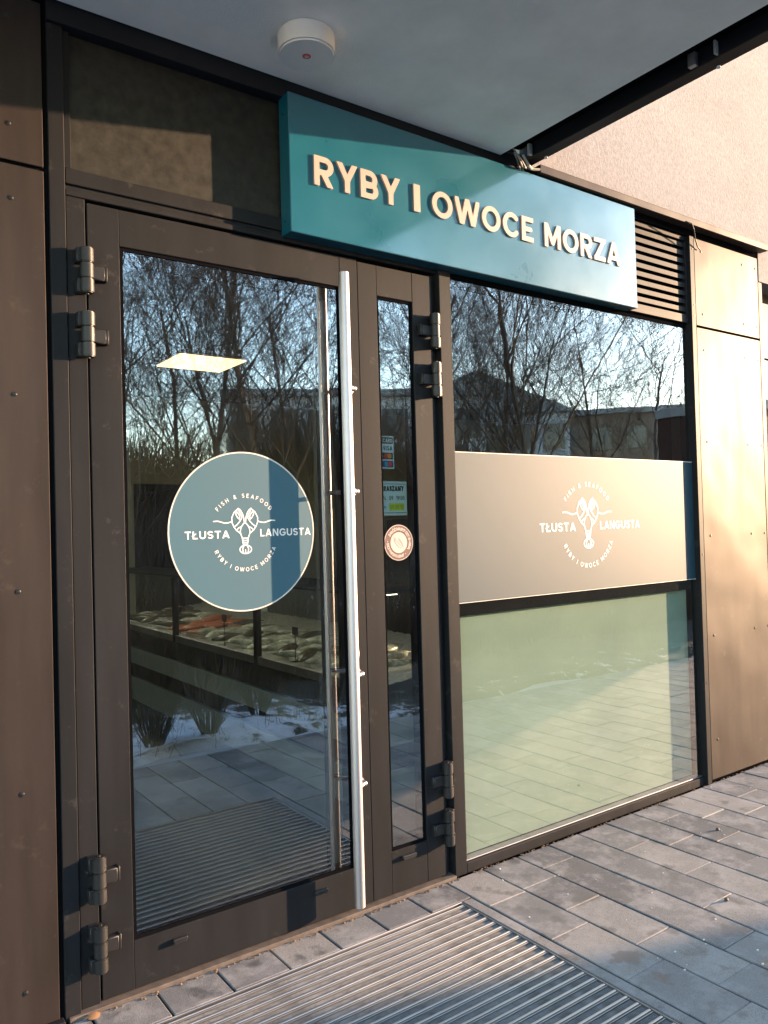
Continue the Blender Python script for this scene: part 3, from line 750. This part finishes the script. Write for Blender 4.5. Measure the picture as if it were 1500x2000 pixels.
B(2.206, 3.905, .022, .034, .05, 1.058, bev=.001).build('green_board', M['green'], wd)

# loose cables
mb = MB()
for k in range(3):
    pts = []
    for i in range(9):
        t = i / 8; pts.append((2.50 + .12 * t + .01 * k, -.075 - .03 * math.sin(t * 3.1 + k), 3.09 - .055 * t + .012 * math.sin(t * 7 + k * 2)))
    mb.tube(pts, .0035)
mb.tube([(2.56, -.115, 3.075), (2.585, -.125, 3.03), (2.62, -.11, 3.028), (2.665, -.115, 3.035)], .006)
tag(mb.build('loose_cable', M['wire'], smooth=True), 'pale tangled cable ends hanging at the corner of the white soffit above the sign', 'cable')
mb = MB(); mb.tube([(3.80, -.11, 3.035), (3.84, -.115, 3.03), (3.88, -.10, 3.01), (3.93, -.075, 2.975), (3.97, -.062, 2.945), (4.0, -.058, 2.935)], .0035)
tag(mb.build('loose_cable', M['wire_dark'], smooth=True), 'thin dark cable dangling from the flashing beside the slatted vent', 'cable')

# soffit fixture
lp = empty('soffit_sensor', (1.330, -.334, 3.07), 'round white fixture with a small red lens mounted on the white soffit', 'ceiling fixture')
MB().cyl((1.330, -.334, 3.0), (1.330, -.334, 3.0695), .094, n=56, bev=.006).build('housing', M['white_plastic'], lp, smooth=True)
MB().cyl((1.330, -.334, 2.9985), (1.330, -.334, 3.001), .014, n=24).build('lens', M['red_plastic'], lp, smooth=True)
MB().cyl((1.330, -.334, 2.9975), (1.330, -.334, 2.9990), .007, n=16).build('lens_centre', M['steel'], lp, smooth=True)

# ================================================================== INTERIOR
def struct(o): return tag(o, kind='structure')
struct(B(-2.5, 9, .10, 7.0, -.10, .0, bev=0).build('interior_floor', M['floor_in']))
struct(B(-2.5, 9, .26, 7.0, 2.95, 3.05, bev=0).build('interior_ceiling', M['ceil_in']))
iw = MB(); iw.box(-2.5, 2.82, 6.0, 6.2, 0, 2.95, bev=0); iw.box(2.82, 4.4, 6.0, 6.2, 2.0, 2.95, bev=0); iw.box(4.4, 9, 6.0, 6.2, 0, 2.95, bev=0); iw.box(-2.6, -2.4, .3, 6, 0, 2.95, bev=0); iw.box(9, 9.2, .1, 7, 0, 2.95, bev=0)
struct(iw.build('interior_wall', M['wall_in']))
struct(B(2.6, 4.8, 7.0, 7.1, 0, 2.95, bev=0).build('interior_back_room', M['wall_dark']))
k = 0
lab = ['lit square ceiling panel seen through the wide glass door', 'lit ceiling panel deep inside the shop above the display', 'lit ceiling panel inside the shop near the far corner', 'lit ceiling panel inside over the till side']
for (x, y), lb in zip(((2.79, 4.02),), lab):
    cl = empty('ceiling_light', (x, y, 2.95), lb, 'ceiling light')
    B(x - .30, x + .30, y - .28, y + .28, 2.928, 2.936, bev=0).build('diffuser', M['lamp_panel'], cl)
    B(x - .31, x + .31, y - .29, y + .29, 2.937, 2.949, bev=0).build('frame', M['white_plastic'], cl)
# display counter running into the shop
dc = empty('display_counter', (2.6, 2.5, 0), 'long refrigerated fish display counter with glass guard inside the shop', 'display counter')
Y0, Y1 = .75, 5.2
B(2.25, 3.3, Y0, Y1, .0, .20, bev=.004).build('plinth', M['counter'], dc)
B(2.27, 3.3, Y0, Y1, .203, .32, bev=.002).build('dark_trim', M['counter_dark'], dc)  # dark band set back between plinth and front panel
B(2.24, 3.3, Y0, Y1, .323, .46, bev=.004).build('front_panel', M['counter'], dc)
B(2.26, 3.3, Y0, Y1, .463, .60, bev=.004).build('upper_trim', M['counter_dark'], dc)
ic = bmesh.new(); rnd = random.Random(5); nx, ny = 40, 190; g_ = []
for i in range(nx + 1):
    g_.append([ic.verts.new((2.29 + .95 * i / nx, Y0 + .04 + (Y1 - Y0 - .08) * j / ny, .615 + .10 * i / nx + rnd.uniform(0, .012))) for j in range(ny + 1)])
for i in range(nx):
    for j in range(ny): ic.faces.new((g_[i][j], g_[i + 1][j], g_[i + 1][j + 1], g_[i][j + 1]))
mb = MB(); mb.bm.free(); mb.bm = ic; mb.build('ice_bed', M['ice'], dc, smooth=True)
B(2.262, 2.288, Y0, Y1, .601, .650, bev=.002).build('tray_lip', M['steel'], dc)
B(2.30, 2.306, Y0, Y1, .61, 1.098, bev=0).build('guard_glass', M['glass_case'], dc)
for yy in (.80, 2.02, 3.42, 4.8): B(2.255, 2.295, yy - .02, yy + .02, .60, 1.098, bev=.003).build('guard_post', M['frame'], dc)
B(2.26, 2.72, Y0, Y1, 1.10, 1.115, bev=.002).build('top_shelf', M['counter_dark'], dc)
B(2.46, 2.52, Y0 + .1, Y1 - .1, 1.085, 1.097, bev=0).build('added_fill_strip', M['fill_glow'], dc)  # added glowing strip that brightens the fish, hidden below the shelf
def fish_mesh():
    mb = MB(); n = 14; prev = None; bm = bmesh.new(); rings = []
    for i in range(n + 1):
        t = i / n; x = -.16 + .32 * t
        ry = .012 + .030 * math.sin(math.pi * min(1, t * 1.08)) ** .8 if t < .92 else .008; rz = ry * .75
        if i == n: ry, rz = .045, .003
        rings.append([bm.verts.new((x, ry * math.cos(a * math.pi / 5), rz * math.sin(a * math.pi / 5) + .02)) for a in range(10)])
    for a, b_ in zip(rings, rings[1:]):
        for q in range(10): bm.faces.new((a[q], a[(q + 1) % 10], b_[(q + 1) % 10], b_[q]))
    bm.faces.new(rings[0][::-1]); bm.faces.new(rings[-1])
    bmesh.ops.recalc_face_normals(bm, faces=bm.faces)
    me = bpy.data.meshes.new('fish'); bm.to_mesh(me); bm.free()
    for p in me.polygons: p.use_smooth = True
    return me
fm = fish_mesh(); fm.materials.append(M['fish']); fd = fm.copy(); fd.materials[0] = M['fish_dark']; fs = fm.copy(); fs.materials[0] = M['salmon']
rnd = random.Random(9); kf = 0
for (x, y) in [(2.42 + .17 * i + rnd.uniform(-.03, .03), .95 + .17 * j + rnd.uniform(-.04, .04)) for j in range(23) for i in range(3)]:
    sal = 3.1 < y < 3.8 and rnd.random() < .75; dk = rnd.random() < .3 or y > 4.2
    o = bpy.data.objects.new('salmon_fillet' if sal else 'fish', fs if sal else fd if dk else fm); COL.objects.link(o)
    o.location = (x, y, .645 + .10 * (x - 2.29) / .95 + rnd.uniform(0, .015)); o.rotation_euler = (rnd.uniform(-.2, .2), rnd.uniform(-.1, .1), rnd.uniform(-.7, .7) + (0 if kf % 2 else 3.1))
    sc_ = rnd.uniform(.65, 1.0); o.scale = (sc_, sc_ * (1.5 if sal else 1), sc_ * (.8 if sal else 1)); kf += 1
    part_ = 'near the shop door' if y < 1.9 else 'in the middle' if y < 3.3 else 'at the far end'
    if sal: tag(o, 'orange salmon piece lying on ice in the middle of the display', 'fish', 'salmon pieces on ice')
    elif dk: tag(o, 'dark skinned fish on ice %s of the display counter' % part_ if y >= 1.9 else 'dark skinned fish on ice in the part of the counter nearest the door', 'fish', 'dark fish on ice')
    else: tag(o, 'pale silvery fish on ice %s of the display counter' % part_ if y >= 1.9 else 'pale silvery fish on ice in the part of the counter nearest the door', 'fish', 'pale fish on ice')
for i, (y, lb) in enumerate(((1.72, 'black price tag on a stick nearest the door in the fish display'), (2.75, 'black price tag on a stick between the silvery fish and the salmon'), (3.6, 'black price tag on a stick beside the orange salmon'), (1.15, 'black price tag on a stick near the front end of the counter'))):
    pt = empty('price_tag', (2.38, y, .64), lb, 'price tag', 'black price tags in the display')
    B(2.377, 2.383, y - .035, y + .035, .80, .85, bev=.002).build('board', M['ink'], pt); MB().cyl((2.38, y, .62), (2.38, y, .80), .003, n=8).build('stick', M['ink'], pt)
# slim shelf unit behind the narrow leaf
sh = empty('shelf_unit', (4.0, 2.0, 0), 'dark shelf unit with small jars standing behind the narrow side leaf', 'shelf')
sb = MB(); sb.box(3.55, 3.60, 1.9, 2.35, 0, 1.5); sb.box(4.6, 4.65, 1.9, 2.35, 0, 1.5)
for z in (.1, .45, .8, 1.15, 1.48): sb.box(3.60, 4.60, 1.9, 2.35, z, z + .025)
sb.build('carcass', M['counter_dark'], sh)
rnd = random.Random(2)
jm = MB(); jm.cyl((0, 0, 0), (0, 0, .11), .035, n=14, bev=.006); jm.cyl((0, 0, .111), (0, 0, .128), .032, n=14); jmo = None
jcols = [simple('jar_olive', (.22, .20, .06), .3), simple('jar_amber', (.35, .17, .05), .3), simple('jar_pale', (.40, .38, .30), .3)]
for z in (.475, .825, 1.175):
    for i in range(7):
        if jmo is None: jmo = jm.build('jar', jcols[0], smooth=True); o = jmo; meshes = [o.data]; [meshes.append(o.data.copy()) for _ in range(2)]; meshes[1].materials[0] = jcols[1]; meshes[2].materials[0] = jcols[2]
        else: o = bpy.data.objects.new('jar', meshes[rnd.randrange(3)]); COL.objects.link(o)
        o.location = (3.72 + i * .13, 1.98, z)
        tag(o, '%s lidded jar on the %s board of the dark shelf unit' % ({0: 'olive', 1: 'amber', 2: 'pale'}[meshes.index(o.data)], {.475: 'lowest', .825: 'middle', 1.175: 'upper'}[z]), 'jar', 'jars on the shelf unit')

# ================================================================== ACROSS THE WAY (seen in the glass)
def strand_mesh(name, items, mat):
    """items: (points, radii) tubes with 3 sides, gathered quickly"""
    V = []; F = []
    for pts, rr in items:
        base = len(V)
        for i, (p, r) in enumerate(zip(pts, rr)):
            d = (pts[min(i + 1, len(pts) - 1)] - pts[max(i - 1, 0)]); 
            if d.length < 1e-6: d = Vector((0, 0, 1))
            a = d.orthogonal().normalized(); b_ = d.normalized().cross(a)
            for q in range(3):
                an = q * 2.0944; V.append(p + a * (r * math.cos(an)) + b_ * (r * math.sin(an)))
            if i:
                s0 = base + (i - 1) * 3; s1 = base + i * 3
                for q in range(3): F.append((s0 + q, s0 + (q + 1) % 3, s1 + (q + 1) % 3, s1 + q))
    me = bpy.data.meshes.new(name); me.from_pydata([tuple(v) for v in V], [], F); me.update(); me.materials.append(mat); return me
def grow(seed, H, spread, n_limb, twig_r=.0045):
    rnd = random.Random(seed); trunk = []; crown = []
    def branch(p, d, ln, r, depth):
        n = 4; pts = [p.copy()]; rr = [r]; q = p.copy(); dd = d.copy()
        for i in range(n):
            dd = (dd + Vector((rnd.uniform(-.22, .22), rnd.uniform(-.22, .22), rnd.uniform(-.10, .22)))).normalized()
            q = q + dd * (ln / n); pts.append(q.copy()); rr.append(max(twig_r * .6, r * (1 - .62 * (i + 1) / n)))
        (trunk if depth == 0 else crown).append((pts, rr))
        if depth >= 4: return
        k = (n_limb, 7, 6, 5)[depth] if depth < 4 else 0
        for j in range(k):
            t = (.14 + .86 * (j + rnd.random()) / k) if depth == 0 else (.15 + .85 * rnd.random())
            f = t * n; i = min(n - 1, int(f)); bp = pts[i].lerp(pts[i + 1], f - i)
            ax = (pts[i + 1] - pts[i]).normalized(); sd = ax.orthogonal().normalized(); sd.rotate(Matrix.Rotation(rnd.uniform(0, 6.28), 3, ax))
            ang = rnd.uniform(.45, 1.0) if depth else rnd.uniform(.35, .85)
            nd = (ax * math.cos(ang) + sd * math.sin(ang) + Vector((0, 0, .12))).normalized()
            branch(bp, nd, ln * (rnd.uniform(.38, .62) if depth else rnd.uniform(.45, .75) * spread), max(twig_r, rr[i] * rnd.uniform(.28, .45)), depth + 1)
    branch(Vector((0, 0, -.1)), Vector((rnd.uniform(-.1, .1), rnd.uniform(-.1, .1), 1)), H * .72, H * .0085, 0)
    return strand_mesh('trunk', trunk, M['bark']), strand_mesh('crown', crown, M['twig'])
kinds = [grow(21, 9.5, 1.0, 13), grow(34, 11, .80, 16), grow(55, 8.5, 1.15, 12)]
def mirror_pos(az, R): return (R * math.sin(R_(az)), 2.54 - R * math.cos(R_(az)))
trees = [(23.0, 14.5, 0, .95, 'bare tree with forking limbs nearest the left edge of the door glass, seen reflected'),
         (27.6, 17.0, 1, 1.05, 'tall bare tree with a straight trunk reflected in the middle of the door glass'),
         (18.0, 18.0, 2, 1.0, 'bare bushy tree reflected at the far left of the door glass'),
         (32.5, 19.0, 0, 1.0, 'bare tree reflected behind the steel door handle'),
         (37.2, 15.5, 2, 1.0, 'bare tree with a leaning trunk reflected in the narrow side leaf'),
         (42.5, 22.0, 1, .95, 'bare tree reflected at the left end of the shop window'),
         (48.0, 17.0, 2, 1.15, 'broad forked bare tree reflected in the centre of the shop window'),
         (51.5, 25.0, 0, 1.0, 'bare tree standing behind the broad forked one in the window reflection'),
         (55.5, 28.0, 1, .9, 'bare tree reflected at the right end of the shop window'),
         (14.5, 15.0, 2, 1.0, 'bare low branched tree reflected just inside the left stile of the door glass'),
         (20.5, 24.0, 1, 1.0, 'distant bare tree between the two leftmost reflected trees'),
         (25.5, 21.0, 2, 1.2, 'distant wide bare tree behind the straight trunk in the door reflection'),
         (30.0, 23.0, 0, 1.15, 'distant bare tree left of the steel bar in the door reflection'),
         (40.0, 20.0, 0, 1.0, 'bare tree reflected just right of the middle post'),
         (45.5, 24.0, 2, 1.15, 'distant bare tree left of the broad forked one in the window reflection')]
for i, (az, R, kd, sc_, lb) in enumerate(trees):
    x, y = mirror_pos(az, R); t = empty('bare_tree', (x, y, 0), lb, 'tree', 'bare trees across the snow')
    t.rotation_euler.z = 1.3 * i; t.scale = (sc_, sc_, sc_)
    for nm, me in zip(('trunk', 'crown'), kinds[kd]):
        o = bpy.data.objects.new(nm, me); COL.objects.link(o); o.parent = t
def thicket(name, n, xr, yr, hr, r, mat, label, seed):
    rnd = random.Random(seed); it = []
    for _ in range(n):
        x = rnd.uniform(*xr(rnd)) if callable(xr) else rnd.uniform(*xr); y = rnd.uniform(*yr); h = rnd.uniform(*hr) * (.75 + .25 * math.sin(x * .8) * math.sin(x * .31 + 1))
        p = Vector((x, y, -.05)); d = Vector((rnd.uniform(-.35, .35), rnd.uniform(-.35, .35), 1)); pts = [p]
        for i in range(3): d = d + Vector((rnd.uniform(-.3, .3), rnd.uniform(-.3, .3), 0)); pts.append(pts[-1] + d.normalized() * h / 3)
        it.append((pts, [r, r * .8, r * .6, r * .35]))
    o = link(name, strand_mesh(name, it, mat), [], None) if 0 else bpy.data.objects.new(name, strand_mesh(name, it, mat))
    COL.objects.link(o); tag(o, label, 'thicket', kind='stuff'); return o
thicket('thicket', 11000, (-1, 15), (-6.4, -3.9), (.6, 1.25), .009, M['twig'], 'low tangle of bare brown stems beyond the snow', 4)
thicket('far_thicket', 20000, (2, 22), (-23, -18), (4.2, 6.4), .016, M['twig'], 'dark far belt of bare brush below the trees', 6)
thicket('sapling_brush', 6500, (1, 17), (-13.5, -9.5), (1.6, 3.3), .006, M['twig'], 'fine upright brush of leafless saplings in front of the trees', 14)
thicket('dry_grass', 2600, (1.2, 12), (-3.9, -2.5), (.08, .25), .003, M['straw'], 'sparse dry grass sticking out of the snow', 8)
# small bare shrubs at the edge of the snow
def shrub_mesh(seed):
    rnd = random.Random(seed); it = []
    for _ in range(46):
        a = rnd.uniform(0, 6.28); sp = rnd.uniform(.1, .55); p = Vector((.04 * math.cos(a), .04 * math.sin(a), 0)); d = Vector((math.cos(a) * sp, math.sin(a) * sp, 1)); pts = [p]
        L = rnd.uniform(.25, .55)
        for i in range(4): d = d + Vector((rnd.uniform(-.15, .15), rnd.uniform(-.15, .15), .1)); pts.append(pts[-1] + d.normalized() * L / 4)
        it.append((pts, [.006, .005, .004, .003, .002]))
        for q in range(2):
            j = rnd.randrange(1, 4); e = (d + Vector((rnd.uniform(-.7, .7), rnd.uniform(-.7, .7), 0))).normalized(); it.append(([pts[j], pts[j] + e * .08, pts[j] + e * .16], [.003, .0025, .0015]))
    return strand_mesh('shrub', it, M['twig'])
sm = [shrub_mesh(1), shrub_mesh(2)]
for i, (x, y, s_, lb) in enumerate(((1.80, -2.62, 1.0, 'leftmost bare shrub on the snow reflected low in the door glass'), (2.22, -2.70, 1.05, 'middle bare shrub with a stout base reflected in the door glass'),
                                   (2.72, -2.95, .85, 'small bare shrub right of the other two reflected in the door glass'), (3.5, -3.1, .8, 'bare shrub reflected beside the steel handle'), (4.4, -2.9, .8, 'low bare shrub reflected in the narrow leaf'), (1.35, -3.2, 1.0, 'bare shrub farther back at the left of the snow bed'))):
    o = bpy.data.objects.new('bare_shrub', sm[i % 2]); COL.objects.link(o); o.location = (x, y, .02); o.scale = (s_, s_, s_); o.rotation_euler.z = i * 1.1
    tag(o, lb, 'shrub', 'bare shrubs on the snow bed')
# buildings
def block(name, az, R, length, depth, h, rot, wallm, label, gable=0, storeys=3, bays=8):
    x, y = mirror_pos(az, R); e = empty(name, (x, y, 0), label, 'building', 'buildings across the way'); e.rotation_euler.z = rot
    def par(o): o.matrix_parent_inverse = Matrix(); return o
    par(B(-length / 2, length / 2, -depth / 2, depth / 2, -.5, h, bev=0).build('wall', wallm, e))
    rf = MB()
    if gable:
        bm = bmesh.new(); q = [(-length / 2 - .4, h + .02), (0, h + gable), (length / 2 + .4, h + .02)]
        a = [bm.verts.new((u, -depth / 2 - .4, v)) for u, v in q]; c = [bm.verts.new((u, depth / 2 + .4, v)) for u, v in q]
        bm.faces.new(a); bm.faces.new(c[::-1])
        for k in range(3): bm.faces.new((a[k], a[(k + 1) % 3], c[(k + 1) % 3], c[k]))
        bmesh.ops.recalc_face_normals(bm, faces=bm.faces); rf.bm.free(); rf.bm = bm
    else: rf.box(-length / 2 - .3, length / 2 + .3, -depth / 2 - .3, depth / 2 + .3, h + .01, h + .35, bev=0)
    par(rf.build('roof', M['roof'], e))
    w0 = None
    for s_ in range(storeys):
        for b_ in range(bays):
            wx = -length / 2 + (b_ + .5) * length / bays; wz = .9 + s_ * (h - .6) / storeys
            if w0 is None:
                mb = MB(); mb.box(-.65, .65, -.03, .12, 0, 1.5, bev=0); w0 = par(mb.build('window', M['pane'], e)); o = w0
            else: o = bpy.data.objects.new('window', w0.data); COL.objects.link(o); o.parent = e
            o.location = (wx, depth / 2, wz)
    return e
block('apartment_block', 33.5, 44, 13, 9, 8.0, R_(28), M['block_wall'], 'low grey block with a flat roof reflected behind the door handle', storeys=3, bays=7)
block('gabled_house', 42.5, 52, 11, 8, 8.0, R_(40), M['block_wall'], 'grey house with a wide dark gable reflected at the left of the shop window', gable=2.7, storeys=3, bays=6)
block('apartment_block', 54.5, 60, 18, 9, 8.6, R_(50), M['block_wall2'], 'warm grey block reflected at the right of the shop window', storeys=3, bays=8)
kk = empty('brick_kiosk', (17.3, -6.85, 0), 'red brown flat roofed brick kiosk reflected at the right edge of the window', 'kiosk')
B(15.5, 17, -8.3, -5.9, -.1, 3.7, bev=0).build('wall', M['brick'], kk); B(15.45, 17.05, -8.35, -5.87, 3.702, 3.9, bev=0).build('roof', M['roof'], kk); B(15.47, 15.499, -7.3, -6.2, .9, 2.3, bev=0).build('window', M['pane'], kk)

# crumbs and a leaf along the foot of the front
rnd = random.Random(12); mb = MB()
for _ in range(240):
    x = rnd.uniform(.7, 4.6); yb = -.053 if x < 2.12 else -.042; sz = rnd.uniform(.0015, .005)
    mb.sphere((x, yb - rnd.uniform(0, .012), .002), sz * 1.4, sz, sz * .7, 6)
tag(mb.build('grit', simple('brown_grit', (.16, .10, .06), .9, var=.6, vscale=90)), 'brown grit and crumbs along the foot of the frames', 'grit', kind='stuff')
mb = MB(); mb.sphere((.665, -.062, .006), .020, .012, .004, 10, Matrix.Rotation(.5, 3, 'X'))
tag(mb.build('fallen_leaf', M['leaf_brown'], smooth=True), 'small orange brown dry leaf at the foot of the left door post', 'leaf')
mb = MB()
for _ in range(60):
    x = rnd.uniform(2.1, 4.6); y_ = rnd.uniform(-1.15, -.06); s_ = rnd.uniform(.0015, .004)
    mb.sphere((x, y_, .002), s_ * 1.3, s_, s_ * .7, 6)
tag(mb.build('salt_crumbs', M['ice']), 'scattered pale salt crumbs on the paving', 'grit', kind='stuff')
for i, (px_, py_, lb) in enumerate(((3.38, -.43, 'small dark pebble on the paving far from the mat'), (2.78, -.83, 'dark pebble on the paving nearer the right edge'), (2.93, -.94, 'round dark pebble at the right edge of the paving'))):
    mb = MB(); mb.sphere((px_, py_, .006), .010, .008, .007, 8); tag(mb.build('pebble', M['wire_dark'], smooth=True), lb, 'pebble', 'pebbles on the paving')
